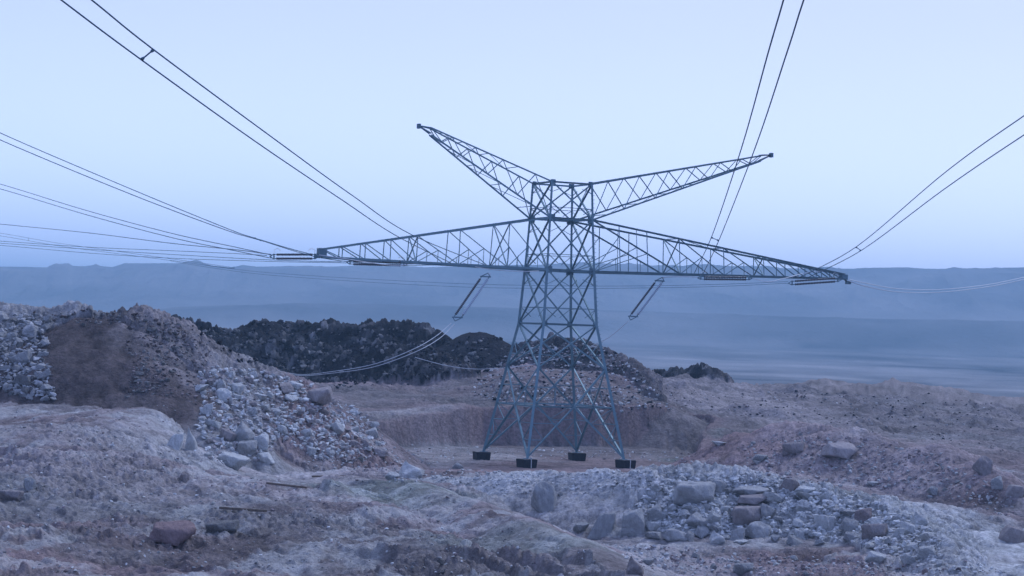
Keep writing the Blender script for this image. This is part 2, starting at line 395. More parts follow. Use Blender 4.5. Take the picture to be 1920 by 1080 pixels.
idx = {m[0]: i + 1 for i, m in enumerate(MOUNDS)}
sh = idx['shoulder']; vg = idx['verge']; bd = idx['bund']
if DEBUG:
    for px in (1450, 1600, 1750, 1900):
        a_ = (px - 960) / F; j = int(np.argmin(np.abs(az - a_))); e = (Z[:, j] - CAMZ) / (rr * np.cos(az[j])); ok = (rr > 60) & (rr < 400); k = np.argmax(np.where(ok, e, -9)); print('SKYL', px, 'r', rr[k], 'z', Z[k, j], 'base', BASE[k, j], 'y', hor(px) - F * e[k])
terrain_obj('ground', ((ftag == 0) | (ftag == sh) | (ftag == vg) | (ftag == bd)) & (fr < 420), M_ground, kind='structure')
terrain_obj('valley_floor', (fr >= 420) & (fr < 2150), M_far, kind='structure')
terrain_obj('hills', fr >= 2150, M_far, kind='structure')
for names, nm, lab, cat, grp in [
    (("left",), 'rock_mound', 'tall mound of blue-grey rocks at the left edge of the site', 'mound', None),
    (("soil",), 'soil_heap', 'smooth dark brown soil heap lying against the rocky left mound', 'heap', None),
    (("spur",), 'rubble_slope', 'pale spoil slope of broken limestone running down from the left mound to the pit', 'mound', None),
    (("dark_a",), 'spoil_heap', 'leftmost dark stony spoil heap on the skyline behind the rubble slope', 'heap', 'dark spoil heaps'),
    (("dark_b",), 'spoil_heap', 'lighter topped spoil heap on the skyline beside the black cone', 'heap', 'dark spoil heaps'),
    (("dark_front",), 'spoil_heap', 'long low dark spoil heap in front of the skyline heaps', 'heap', 'dark spoil heaps'),
    (("dark_cone",), 'spoil_heap', 'smooth black cone of soil just left of the pylon', 'heap', 'dark spoil heaps'),
    (("mid",), 'spoil_heap', 'big heap of dark soil and pale stones directly behind the pylon', 'heap', 'dark spoil heaps'),
    (("small",), 'spoil_heap', 'small dark spoil heap alone to the right of the pylon', 'heap', 'dark spoil heaps'),
    (("red",), 'earth_mound', 'reddish earth mound right of the pit behind the boulder bank', 'mound', None),
    (("bank",), 'boulder_bank', 'pale boulder bank running across the front of the pylon pit', 'bank', None)]:
    terrain_obj(nm, np.isin(ftag, [idx[k] for k in names]), M_ground if nm in ('soil_heap', 'earth_mound') else M_rubble, label=lab, cat=cat, group=grp)

# ------------------------------------------------------------------ rocks
def ico(sub):
    bm = bmesh.new(); bmesh.ops.create_icosphere(bm, subdivisions=sub, radius=1.0)
    v = np.array([x.co for x in bm.verts]); f = np.array([[x.index for x in p.verts] for p in bm.faces]); bm.free(); return v, f
ICO = {1: ico(1), 2: ico(2), 3: ico(4)}
def rock_shape(sub, rng, planes=11, power=16, squash=(1, .8, .62), noise=.03):
    v, f = ICO[sub]
    n = rng.normal(size=(planes, 3)); n /= np.linalg.norm(n, axis=1)[:, None]
    n = np.vstack([n, [[0, 0, 1], [0, 0, -1], [1, 0, 0], [-1, 0, 0], [0, 1, 0], [0, -1, 0]] + rng.normal(size=(6, 3)) * .25])
    d = rng.uniform(.62, 1.0, len(n))
    s = np.maximum(v @ n.T, 0) / d
    r = (s ** power).sum(1) ** (-1 / power)
    w = v * r[:, None]
    if noise:
        w *= (1 + noise * fbm(v[:, 0] * 3 + v[:, 2] * 2 + rng.uniform(0, 90), v[:, 1] * 3 - v[:, 2] * 2, 1.0, 3, 3) * 2)[:, None]
    w = w * np.array(squash) * rng.uniform(.85, 1.15, 3)
    w /= np.abs(w).max(0).mean()
    return w, f
rockmeshes = []
for k in range(14):
    w, f = rock_shape(3, np.random.default_rng(100 + k), planes=[3, 5, 7, 9][k % 4], power=[60, 80, 44][k % 3], noise=.06, squash=[(1, .8, .62), (1, .9, .8), (1, .7, .45)][k % 3])
    me = mesh_np('rock', w, f); me.materials.append(M_rock); rockmeshes.append(me)
    me['ext'] = [float(v) for v in np.abs(w).max(0)]
wp, fp = rock_shape(3, np.random.default_rng(5), planes=3, power=24, squash=(1, .8, 1.1)); wp[:, :2] *= np.clip(1.05 - .62 * (wp[:, 2:3] + .3), .1, 1.4)
PYR = mesh_np('rock', wp, fp); PYR.materials.append(M_rock); PYR['ext'] = [float(v) for v in np.abs(wp).max(0)]

def rock_colour(c, rng, dv=.12): 
    k = 1 + rng.uniform(-dv, dv); return (c[0] * k, c[1] * k, c[2] * k, 1)
def put_rock(px, py, wpx, hpx, label, colour='rock', mesh=None, group=None, sink=.33, name='boulder', cat='boulder', tilt=10, yaw=None, dmin=0):
    h = hit(px, py + hpx * .42, dmin)
    if h is None: return None
    p, _ = h; d = p.y
    if name == 'boulder': wpx *= 1.14; hpx *= 1.12
    me = mesh or random.choice(rockmeshes); e = me['ext']
    sx = 1.08 * wpx / F * d / 2 / e[0]; sz = hpx / F * d / 2 / e[2] * 1.08; sy = (sx * e[0] * .8) / e[1]
    o = bpy.data.objects.new(name, me); C.objects.link(o)
    o.scale = (sx, sy, sz); yw = random.uniform(-25, 25) if yaw is None else yaw
    o.rotation_euler = (R(random.uniform(-tilt, tilt)), R(random.uniform(-tilt, tilt)), R(yw))
    o.location = (p.x, p.y + sy * .3, p.z + sz * e[2] * (1 - sink * 2) * .95)
    o.color = rock_colour(ALB[colour], random)
    return finish(o, label, cat, group)
HERO = [
 (1135, 980, 54, 54, 'squarish pale block standing at the foot of the boulder bank beside a tall slab', 'rock', 4, 5),
 (1183, 980, 40, 60, 'tall flat-faced slab standing upright right beside the squarish block', 'rock', 1, 2),
 (1089, 992, 30, 20, 'low wedge-shaped stone just left of the squarish block', 'rock', 2, 8),
 (1022, 930, 46, 58, 'lone rounded boulder half buried in the bare left face of the bank', 'rock', 0, 8),
 (1294, 924, 80, 44, 'largest smooth boulder in the upper face of the boulder bank', 'rock', 3, 5),
 (1291, 951, 28, 13, 'small pale wedge caught under the largest smooth boulder', 'pale', 2, 8),
 (1344, 908, 34, 28, 'rounded stone leaning on the right side of the largest smooth boulder', 'rock', 6, 8),
 (1408, 921, 66, 20, 'top slab of the stack of three flat boulders', 'rock', 2, 4),
 (1400, 938, 62, 22, 'middle slab of the stack of three flat boulders', 'dust', 5, 4),
 (1396, 966, 66, 38, 'thick bottom block of the stack of three flat boulders', 'dust', 3, 4),
 (1424, 993, 50, 34, 'round-backed boulder under the stack of three flat boulders', 'rock', 0, 6),
 (1510, 921, 38, 17, 'upper of two flat pale stones stacked near the crest of the bank', 'pale', 2, 5),
 (1514, 936, 36, 17, 'lower of two flat pale stones stacked near the crest of the bank', 'pale', 8, 5),
 (1232, 1004, 36, 22, 'angular stone at the bank foot right of the tall slab', 'rock', 7, 12),
 (1268, 1003, 46, 24, 'wide leaning slab in the row at the bank foot', 'rock', 11, 12),
 (1293, 1005, 20, 22, 'small round stone squeezed between slabs at the bank foot', 'rock', 0, 12),
 (1310, 996, 30, 26, 'steeply tilted slab in the row at the bank foot', 'rock', 5, 20),
 (1341, 1008, 32, 26, 'pointed pale stone at the bank foot above the road edge', 'pale', 'P', 4),
 (1312, 976, 50, 26, 'flat broad slab resting above the row at the bank foot', 'rock', 2, 10),
 (1226, 964, 26, 36, 'upright stone behind the tall flat-faced slab', 'rock', 1, 10),
 (1386, 1000, 34, 28, 'blocky stone under the thick bottom block of the stack', 'rock', 4, 8),
 (1388, 1017, 28, 10, 'bright thin stone lying on the road edge below the stack', 'pale', 2, 3),
 (1617, 965, 30, 34, 'dark reddish boulder at the right part of the bank', 'tan', 1, 8),
 (1594, 958, 26, 20, 'pale stone touching the left side of the dark reddish boulder', 'rock', 8, 10),
 (1586, 986, 38, 30, 'tilted slab below the dark reddish boulder', 'rock', 5, 16),
 (1636, 996, 46, 32, 'broad purple-grey boulder below the dark reddish boulder', 'dust', 3, 8),
 (1722, 974, 30, 30, 'pale pointed stone at the right crest of the bank beside the track', 'pale', 'P', 6),
 (1686, 1000, 28, 26, 'pale block near the right end of the bank', 'pale', 4, 10),
 (1735, 1034, 30, 30, 'tall pale stone low on the right end of the bank', 'pale', 1, 8),
 (1642, 1045, 36, 22, 'flat white stone at the foot of the right end of the bank', 'pale', 2, 8),
 (1500, 1000, 22, 20, 'bright round stone among gravel in the middle of the bank foot', 'pale', 0, 8),
 (1480, 906, 32, 26, 'reddish-grey boulder at the crest of the bank above the gravel', 'dust', 6, 8),
 (1185, 1060, 36, 40, 'pyramid-shaped stone on the road at the bottom of the picture', 'dust', 'P', 2),
 (1215, 1052, 24, 16, 'small stone just right of the pyramid-shaped stone', 'rock', 2, 8),
 (1390, 1066, 40, 20, 'low broad boulder cut by the bottom edge of the picture', 'rock', 3, 6),
 (330, 826, 36, 40, 'blocky white rock at the foot of the rubble slope, left of a pointed one', 'pale', 4, 6),
 (353, 822, 24, 52, 'tall pointed white rock like a fin at the foot of the rubble slope', 'pale', 'P', 3),
 (432, 862, 62, 36, 'large tilted white slab lowest on the rubble slope', 'pale', 2, 14),
 (450, 806, 42, 46, 'grey pointed boulder in the middle of the rubble slope', 'rock', 'P', 4),
 (486, 826, 28, 36, 'upright pale stone right of the grey pointed boulder', 'pale', 1, 8),
 (458, 838, 40, 26, 'grey block resting above the large tilted white slab', 'rock', 3, 8),
 (390, 766, 28, 28, 'pale block at the upper left of the rubble slope', 'pale', 4, 8),
 (420, 740, 32, 26, 'pale rounded rock near the top of the rubble slope', 'pale', 0, 8),
 (486, 740, 26, 18, 'white rock near the crest of the rubble slope', 'pale', 8, 8),
 (406, 796, 30, 24, 'leaning white stone below the pale block on the rubble slope', 'pale', 7, 16),
 (595, 742, 56, 34, 'brown slab with pale top at the right crest of the rubble slope', 'dust', 5, 14),
 (552, 724, 28, 18, 'pale stone on the crest left of the brown slab', 'pale', 2, 8),
 (346, 894, 20, 22, 'single brown round rock alone on the flat ground left of the pit', 'dust', 0, 6),
 (56, 909, 24, 24, 'pale rock perched on two others at the far left foreground', 'rock', 0, 6),
 (48, 930, 26, 18, 'right lower rock of the three at the far left foreground', 'rock', 4, 4),
 (18, 930, 38, 20, 'left lower rock of the three at the far left foreground', 'dust', 3, 4),
 (763, 880, 46, 36, 'big pale angular rock at the left end of the boulder bank', 'pale', 'P', 8),
 (735, 892, 26, 16, 'small pale rock at the left foot of the big pale angular rock', 'pale', 2, 8),
 (790, 885, 22, 18, 'pale stone touching the right of the big pale angular rock', 'pale', 7, 8),
 (714, 850, 30, 16, 'lone grey rock on the pit floor left of the pylon', 'dust', 0, 6),
 (858, 873, 18, 14, 'small rock on the pit floor in front of the left footing', 'rock', 6, 6),
 (1484, 842, 42, 28, 'smooth reddish boulder on the left of the earth mound', 'dust', 3, 6),
 (1562, 848, 66, 32, 'largest reddish slab lying on the face of the earth mound', 'dust', 5, 8),
 (1846, 872, 36, 34, 'rounded grey boulder on the right crest of the earth mound', 'dust', 0, 8),
 (1868, 906, 20, 30, 'narrow slab leaning on the right end of the earth mound', 'rock', 1, 16),
 (1905, 918, 34, 26, 'grey boulder at the right edge of the picture below the earth mound', 'dust', 6, 8),
 (1350, 829, 26, 14, 'pale stone at the left tip of the earth mound by the pit', 'pale', 8, 5),
 (1750, 922, 20, 15, 'small round stone at the foot of the earth mound beside the track', 'rock', 0, 5),
 (1425, 858, 26, 16, 'pale flat stone low on the left of the earth mound', 'rock', 2, 8),
 (1640, 905, 22, 13, 'light stone near the foot of the earth mound', 'pale', 8, 8),
 (305, 994, 96, 48, 'wide brown rock outcrop jutting from the foreground slope', 'red', 5, 3),
 (410, 985, 60, 26, 'low grey outcrop beside the brown one in the foreground', 'grey', 3, 5),
 (1900, 1000, 44, 40, 'reddish boulder at the right edge beside the pale track', 'dust', 6, 8),
]
for px, py, w, h, lab, c, k, tl in HERO:
    put_rock(px, py, w, h, lab, c, PYR if k == 'P' else rockmeshes[k], None, tilt=tl, sink=.42 if 'outcrop' in lab else .28)
n_hero = len(HERO)

def inpoly(px, py, P):
    c = False; n = len(P)
    for i in range(n):
        x0, y0 = P[i]; x1, y1 = P[(i + 1) % n]
        if (y0 > py) != (y1 > py) and px < (x1 - x0) * (py - y0) / (y1 - y0) + x0: c = not c
    return c
def PL(s): return [tuple(float(v) for v in t.split()) for t in s.split(",")]
# name, polygon in the photo, individuals (count, min px, max px), loose stuff (count, min px, max px), colours, labels
FIELDS = [
 ('left', PL("-40 590,60 590,100 600,85 650,95 700,110 748,40 745,-40 720"), (84, 18, 44), (700, 5, 14), ('rock', 'rock', 'grey'), 'blue-grey rock in the pile covering the left mound', 'rocks covering the left mound', 'loose small blue-grey stones between the rocks of the left mound', .45),
 ('left crest', PL("60 590,250 590,330 610,360 650,330 700,290 740,230 748,250 700,280 640,230 612,100 605"), (24, 9, 18), (420, 2.5, 9), ('grey', 'grey', 'brown'), 'dark rock round the brown soil heap', 'rocks round the soil heap', 'small stones strewn over and round the brown soil heap', .35),
 ('spur', PL("360 700,440 690,560 715,610 745,680 770,715 810,725 850,650 872,590 862,520 820,500 860,440 880,390 860,370 800,380 750"), (64, 16, 42), (2300, 3, 12), ('pale', 'pale', 'dust'), 'white broken limestone rock on the rubble slope', 'rocks on the rubble slope', 'white gravel and chips covering the rubble slope', .3),
 ('dark', PL("340 610,440 615,480 605,570 605,640 622,700 615,790 618,850 640,930 625,960 660,900 700,800 720,620 730,560 705,440 680"), (24, 8, 16), (900, 3, 10), ('dark', 'dark', 'dark', 'grey'), 'stone sticking out of the dark spoil heaps', 'stones in the dark spoil heaps', 'countless small stones strewn over the dark spoil heaps', .3),
 ('mid', PL("900 700,990 650,1090 645,1150 660,1200 700,1260 770,1180 775,1000 768,880 740"), (26, 8, 15), (1300, 3, 8), ('rock', 'pale', 'dark', 'tan'), 'stone on the big heap behind the pylon', 'stones on the heap behind the pylon', 'small pale and dark stones strewn over the heap behind the pylon', .3),
 ('slope', PL("230 640,330 610,400 660,380 700,370 760,330 755,260 740"), (0, 9, 18), (520, 2.5, 8), ('grey', 'brown', 'brown', 'tan'), '', '', 'loose stones on the slope between the soil heap and the rubble slope', .3),
 ('bank', PL("1190 950,1250 900,1400 890,1560 925,1660 950,1720 970,1760 1010,1770 1060,1700 1050,1600 1020,1460 1010,1240 1005"), (50, 17, 42), (2800, 3.5, 13), ('pale', 'pale', 'pale', 'rock'), 'pale rock in the jumble on the face of the boulder bank', 'rocks of the boulder bank', 'pale gravel and stones covering the face of the boulder bank', .3),
 ('bank crest', PL("700 880,860 880,1000 888,1200 885,1330 890,1450 905,1560 925,1500 940,1200 920,980 935,860 905,720 905"), (10, 8, 14), (900, 3, 8), ('pale', 'rock'), 'small pale rock along the crest of the boulder bank', 'rocks along the bank crest', 'fine pale stones along the crest of the boulder bank', .35),
 ('red', PL("1380 840,1480 808,1620 825,1760 850,1900 930,1900 975,1780 940,1600 915,1420 895"), (14, 8, 15), (900, 3, 9), ('rock', 'tan'), 'grey rock lying on the face of the earth mound', 'rocks on the earth mound', 'small stones scattered over the earth mound', .35),
 ('pit', PL("560 870,640 850,760 838,900 838,1200 845,1290 850,1300 870,1100 862,860 862,640 890"), (0, 8, 12), (500, 2.5, 6), ('rock', 'pale', 'tan'), '', '', 'scattered pebbles on the levelled pit floor', .4),
 ('fore', PL("0 760,330 760,400 880,740 900,1000 985,1150 1079,0 1079"), (10, 9, 16), (1400, 2, 7), ('rock', 'grey', 'tan', 'pale'), 'small loose stone on the foreground slope', 'loose stones on the foreground slope', 'pebbles scattered over the foreground slope', .4),
 ('road', PL("1150 1020,1700 1060,1840 1060,1900 1079,1200 1079"), (12, 9, 20), (600, 3, 9), ('rock', 'tan', 'pale'), 'small stone on the road below the bank', 'stones on the lower road', 'gravel scattered on the road below the bank', .35),
 ('plateau', PL("640 730,900 735,1280 770,1480 790,1900 850,1900 760,1500 730,1380 740,1250 720"), (0, 8, 12), (700, 2, 6), ('tan', 'brown', 'dark', 'rock'), '', '', 'stones scattered over the open ground behind the pit', .4),
]
NV = 10
stuff_shapes = [rock_shape(1 if k < 5 else 2, np.random.default_rng(300 + k), planes=4, power=40, noise=0) for k in range(NV)]
M_chips = mat('loose_stone', .95, attr=True, var=.3, vscale=6.0, bump=[(6, .5, .06)], spec=.1)
for name, poly, (n1, a1, b1), (n2, a2, b2), cols, lab, grp, slab, sink in FIELDS:
    xs_ = [p[0] for p in poly]; ys_ = [p[1] for p in poly]
    def sample():
        while True:
            px, py = random.uniform(min(xs_), max(xs_)), random.uniform(min(ys_), max(ys_))
            if inpoly(px, py, poly): return px, py
    placed = []
    tries = 0; made = 0
    while made < n1 and tries < n1 * 30:
        tries += 1
        px, py = sample(); s = a1 + (b1 - a1) * random.random() ** 2
        if any(abs(px - q[0]) < (s + q[2]) * .42 and abs(py - q[1]) < (s + q[2]) * .3 for q in placed): continue
        if any(abs(px - q[0]) < q[2] * .55 and abs(py - q[1]) < q[3] * .55 for q in HERO): continue
        placed.append((px, py, s))
        if put_rock(px, py, s, s * random.uniform(.55, .85), lab, random.choice(cols), None, grp, sink=sink, name='rock', cat='rock', tilt=25, yaw=random.uniform(0, 360)): made += 1
    Vs, Fs, Cs = [], {3: []}, []; off = 0
    for k in range(n2):
        px, py = sample(); h = hit(px, py)
        if h is None: continue
        p, _ = h; s = (a2 + (b2 - a2) * random.random() ** 2.5) / F * p.y / 2
        w, f = stuff_shapes[random.randrange(5) if s * F / p.y < 3 else random.randrange(5, NV)]
        rot = np.array(Matrix.Rotation(random.uniform(0, 6.28), 3, 'Z') @ Matrix.Rotation(random.uniform(-.5, .5), 3, 'X'))
        q = (w * s) @ rot.T + np.array([p.x, p.y, p.z + s * random.uniform(-.25, .3)])
        Vs.append(q); Fs[3].append(f + off); off += len(q)
        c = ALB[random.choice(cols)] * random.uniform(.8, 1.2)
        Cs.append(np.tile(np.append(c, 1), (len(q), 1)))
    if Vs:
        me = mesh_np('loose_stones', np.vstack(Vs), np.vstack(Fs[3]), smooth=False)
        ca = me.color_attributes.new('soil', 'FLOAT_COLOR', 'POINT'); ca.data.foreach_set('color', np.vstack(Cs).astype(np.float32).ravel())
        o = link_mesh('loose_stones', me, None, M_chips)
        finish(o, slab, 'stones', kind='stuff')

# timber bars lying in the foreground
for (ax, ay, bx_, by_), lab in [((413, 958, 498, 964), 'pale bar lying across a hollow in the foreground slope'),
                                ((500, 912, 575, 921), 'thin dark bar lying flat left of the pit entrance'),
                                ((585, 898, 650, 904), 'dark bar lying at the edge of the red pit floor')]:
    a = hit(ax, ay)[0]; b = hit(bx_, by_)[0]
    if (a - b).length > 4: b = a + Vector(((bx_ - ax) / F * a.y, -.3, 0)); b.z = float(ground_z(b.x, b.y))
    a.z += .10; b.z += .10
    bm = bmesh.new(); bmesh.ops.create_cube(bm, size=1); d = b - a
    bmesh.ops.bevel(bm, geom=bm.edges[:], offset=.08, segments=1)
    for v in bm.verts: v.co = Vector((v.co.x * d.length, v.co.y * .11, v.co.z * .09))
    me = bpy.data.meshes.new('bar'); bm.to_mesh(me); bm.free()
    o = link_mesh('bar', me, None, M_wood); o.location = (a + b) / 2; o.rotation_mode = 'QUATERNION'; o.rotation_quaternion = Vector((1, 0, 0)).rotation_difference(d)
    finish(o, lab, 'bar', 'bars lying on the ground')

# ------------------------------------------------------------------ pylon
TC = Vector((3.4504, 157.739, 0)); TYAW = 0.42964
cu, su = math.cos(TYAW), math.sin(TYAW)
def L2W(u, v, z): return Vector((TC.x + u * cu - v * su, TC.y + u * su + v * cu, z))
class MB:
    def __init__(s): s.v = []; s.f = []
    def bar(s, a, b, w=.1, t=None, up=None, angle=True):
        """steel angle (L section) from a to b"""
        a = Vector(a); b = Vector(b); d = (b - a)
        if d.length < 1e-4: return
        d.normalize(); ref = up or (Vector((0, 0, 1)) if abs(d.z) < .8 else Vector((1, 0, 0)))
        x = d.cross(ref).normalized(); y = d.cross(x).normalized()
        t = t or w * .28
        w = w * .84; t = t * .84; prof = [(-.5, -.5), (.5, -.5), (.5, -.5 + t / w), (-.5 + t / w, -.5 + t / w), (-.5 + t / w, .5), (-.5, .5)] if angle else [(-.5, -.5), (.5, -.5), (.5, .5), (-.5, .5)]
        n = len(prof); o = len(s.v)
        for p in (a, b):
            for q in prof: s.v.append(p + x * (q[0] * w) + y * (q[1] * w))
        for k in range(n): s.f.append((o + k, o + (k + 1) % n, o + n + (k + 1) % n, o + n + k))
        s.f.append(tuple(o + k for k in range(n))[::-1]); s.f.append(tuple(o + n + k for k in range(n)))
    def box(s, c, sx, sy, sz, yaw=TYAW):
        c = Vector(c); o = len(s.v); ca, sa = math.cos(yaw), math.sin(yaw)
        for dz in (-1, 1):
            for dx, dy in ((-1, -1), (1, -1), (1, 1), (-1, 1)):
                x, y = dx * sx / 2, dy * sy / 2; s.v.append(c + Vector((x * ca - y * sa, x * sa + y * ca, dz * sz / 2)))
        for q in ((3, 2, 1, 0), (4, 5, 6, 7), (0, 1, 5, 4), (1, 2, 6, 5), (2, 3, 7, 6), (3, 0, 4, 7)): s.f.append(tuple(o + k for k in q))
    def tube(s, pts, r, n=6):
        pts = [Vector(p) for p in pts]; o = len(s.v)
        for i, p in enumerate(pts):
            d = (pts[min(i + 1, len(pts) - 1)] - pts[max(i - 1, 0)]).normalized()
            ref = Vector((0, 0, 1)) if abs(d.z) < .9 else Vector((1, 0, 0))
            x = d.cross(ref).normalized(); y = d.cross(x)
            rad = r[i] if isinstance(r, (list, tuple)) else r
            for k in range(n):
                a = 2 * math.pi * k / n; s.v.append(p + x * (math.cos(a) * rad) + y * (math.sin(a) * rad))
        for i in range(len(pts) - 1):
            for k in range(n):
                s.f.append((o + i * n + k, o + i * n + (k + 1) % n, o + (i + 1) * n + (k + 1) % n, o + (i + 1) * n + k))
        s.f.append(tuple(o + k for k in range(n))[::-1]); s.f.append(tuple(o + (len(pts) - 1) * n + k for k in range(n)))
    def build(s, name, m, parent=None, smooth=False, origin=Vector((0, 0, 0))):
        me = bpy.data.meshes.new(name); me.from_pydata([tuple(v - origin) for v in s.v], [], s.f); me.update()
        if smooth: me.polygons.foreach_set('use_smooth', [True] * len(me.polygons))
        o = link_mesh(name, me, parent, m)
        return o
ux_ = Vector((cu, su, 0)); vx_ = Vector((-su, cu, 0))
tower = bpy.data.objects.new('pylon', None); C.objects.link(tower); tower.location = (TC.x, TC.y, 0)
finish(tower, 'large galvanised lattice pylon with wide crossarms and two raised horns', 'pylon')
def TB(mb, name, m=None, parent=None):
    if parent is None: return mb.build(name, m or M_steel, tower, origin=tower.location)
    return mb.build(name, m or M_steel, parent, origin=tower.location)
ZL = [0, 10.34, 14.31, 18.10, 20.73]; WL = [4.0, 2.152, 1.913, 1.733, 1.634]
def hw(z): return float(np.interp(z, ZL, WL))
def corner(sx, sy, z): w = hw(z); return L2W(sx * w, -sy * w, z)      # sy=+1 is the side facing the camera
CORN = [(-1, -1), (-1, 1), (1, 1), (1, -1)]
FACES = [((-1, 1), (1, 1)), ((1, 1), (1, -1)), ((1, -1), (-1, -1)), ((-1, -1), (-1, 1))]
def mixv(a, b, t): return a + (b - a) * t
for c in CORN:
    mb = MB(); ctr = lambda z: L2W(0, 0, z)
    zs = [.62] + ZL[1:]
    for z0, z1 in zip(zs[:-1], zs[1:]): mb.bar(corner(*c, z0), corner(*c, z1), .23 if z0 < 11 else .19, t=.05)
    lg = TB(mb, 'leg')
    # step bolts on the right front leg only
    mb = MB(); mb.box(corner(*c, .66), .5, .5, .05); TB(mb, 'base_plate', M_steel_d, lg)
    if c == (1, 1):
        mb = MB()
        for k in range(60):
            z = 2.5 + k * .3; p = corner(*c, z); q = p + Vector((cu, su, 0)) * .22; mb.bar(p, q, .03, angle=False)
        TB(mb, 'step_bolts', M_steel, lg)
low = MB(); redund = MB()
def face_pt(f, t, z): return mixv(corner(*f[0], z), corner(*f[1], z), t)
zn, zr = 7.15, 4.35
for f in FACES:
    a, b = f
    M = face_pt(f, .5, zr)
    low.bar(corner(*a, zr), corner(*b, zr), .12)                     # ring
    low.bar(corner(*a, .75), M, .16, t=.05); low.bar(corner(*b, .75), M, .16, t=.05)
    low.bar(corner(*a, zn), M, .14); low.bar(corner(*b, zn), M, .14)
    low.bar(corner(*a, zn), corner(*b, ZL[1]), .14); low.bar(corner(*b, zn), corner(*a, ZL[1]), .14)
    low.bar(corner(*a, ZL[1]), corner(*b, ZL[1]), .16)
    for s_ in (a, b):
        for t in (.34, .67):
            p = mixv(corner(*s_, .75), M, t); zz = .75 + (zr - .75) * t
            redund.bar(p, corner(*s_, zz), .06)
            if t == .34: redund.bar(p, corner(*s_, .75 + (zr - .75) * .67), .06)
            else: redund.bar(p, corner(*s_, zr), .06)
        p = mixv(corner(*s_, zn), M, .5); redund.bar(p, corner(*s_, (zn + zr) / 2), .07); redund.bar(p, face_pt(f, .25 if s_ == a else .75, zr), .06)
        p = mixv(corner(*s_, zn), corner(*(b if s_ == a else a), ZL[1]), .28); redund.bar(p, corner(*s_, zn + .95), .06); redund.bar(p, corner(*s_, zn + 1.9), .06)
# hip bracing inside the ring
for k in range(4):
    f, g = FACES[k], FACES[(k + 1) % 4]; redund.bar(face_pt(f, .5, zr), face_pt(g, .5, zr), .08)
TB(low, 'leg_bracing'); TB(redund, 'leg_bracing')
for lo, hi in ((1, 2), (2, 3), (3, 4)):
    mb = MB(); z0, z1 = ZL[lo], ZL[hi]
    for f in FACES:
        a, b = f
        mb.bar(corner(*a, z0), corner(*b, z1), .13); mb.bar(corner(*b, z0), corner(*a, z1), .13)
        mb.bar(corner(*a, z1), corner(*b, z1), .15)
        t = .30
        zq = z0 + (z1 - z0) * t
        mb.bar(face_pt(f, 0, zq), face_pt(f, 1, zq), .05)
        for s_ in (0, 1):
            mb.bar(face_pt(f, s_, zq), face_pt(f, .22 if s_ == 0 else .78, z0 + (z1 - z0) * .13), .05)
            mb.bar(face_pt(f, s_, z1 - (z1 - z0) * .28), face_pt(f, .25 if s_ == 0 else .75, z1 - (z1 - z0) * .16), .05)
    if hi in (2, 3): mb.bar(corner(-1, 1, z1), corner(1, -1, z1), .10); mb.bar(corner(1, 1, z1), corner(-1, -1, z1), .10)
    TB(mb, 'body_bracing')
for z, s_ in ((ZL[1], .36), (ZL[2], .5), (ZL[3], .5), (ZL[4], .36), (zn, .3)):
    for c in CORN:
        gp = MB(); p = corner(*c, z); gp.box(p - ux_ * (c[0] * s_ * .35) , s_ * .9, .035, s_); gp.box(p + vx_ * (c[1] * s_ * .35), .035, s_ * .9, s_ * .96)
        TB(gp, 'gusset_plate', M_steel_d)

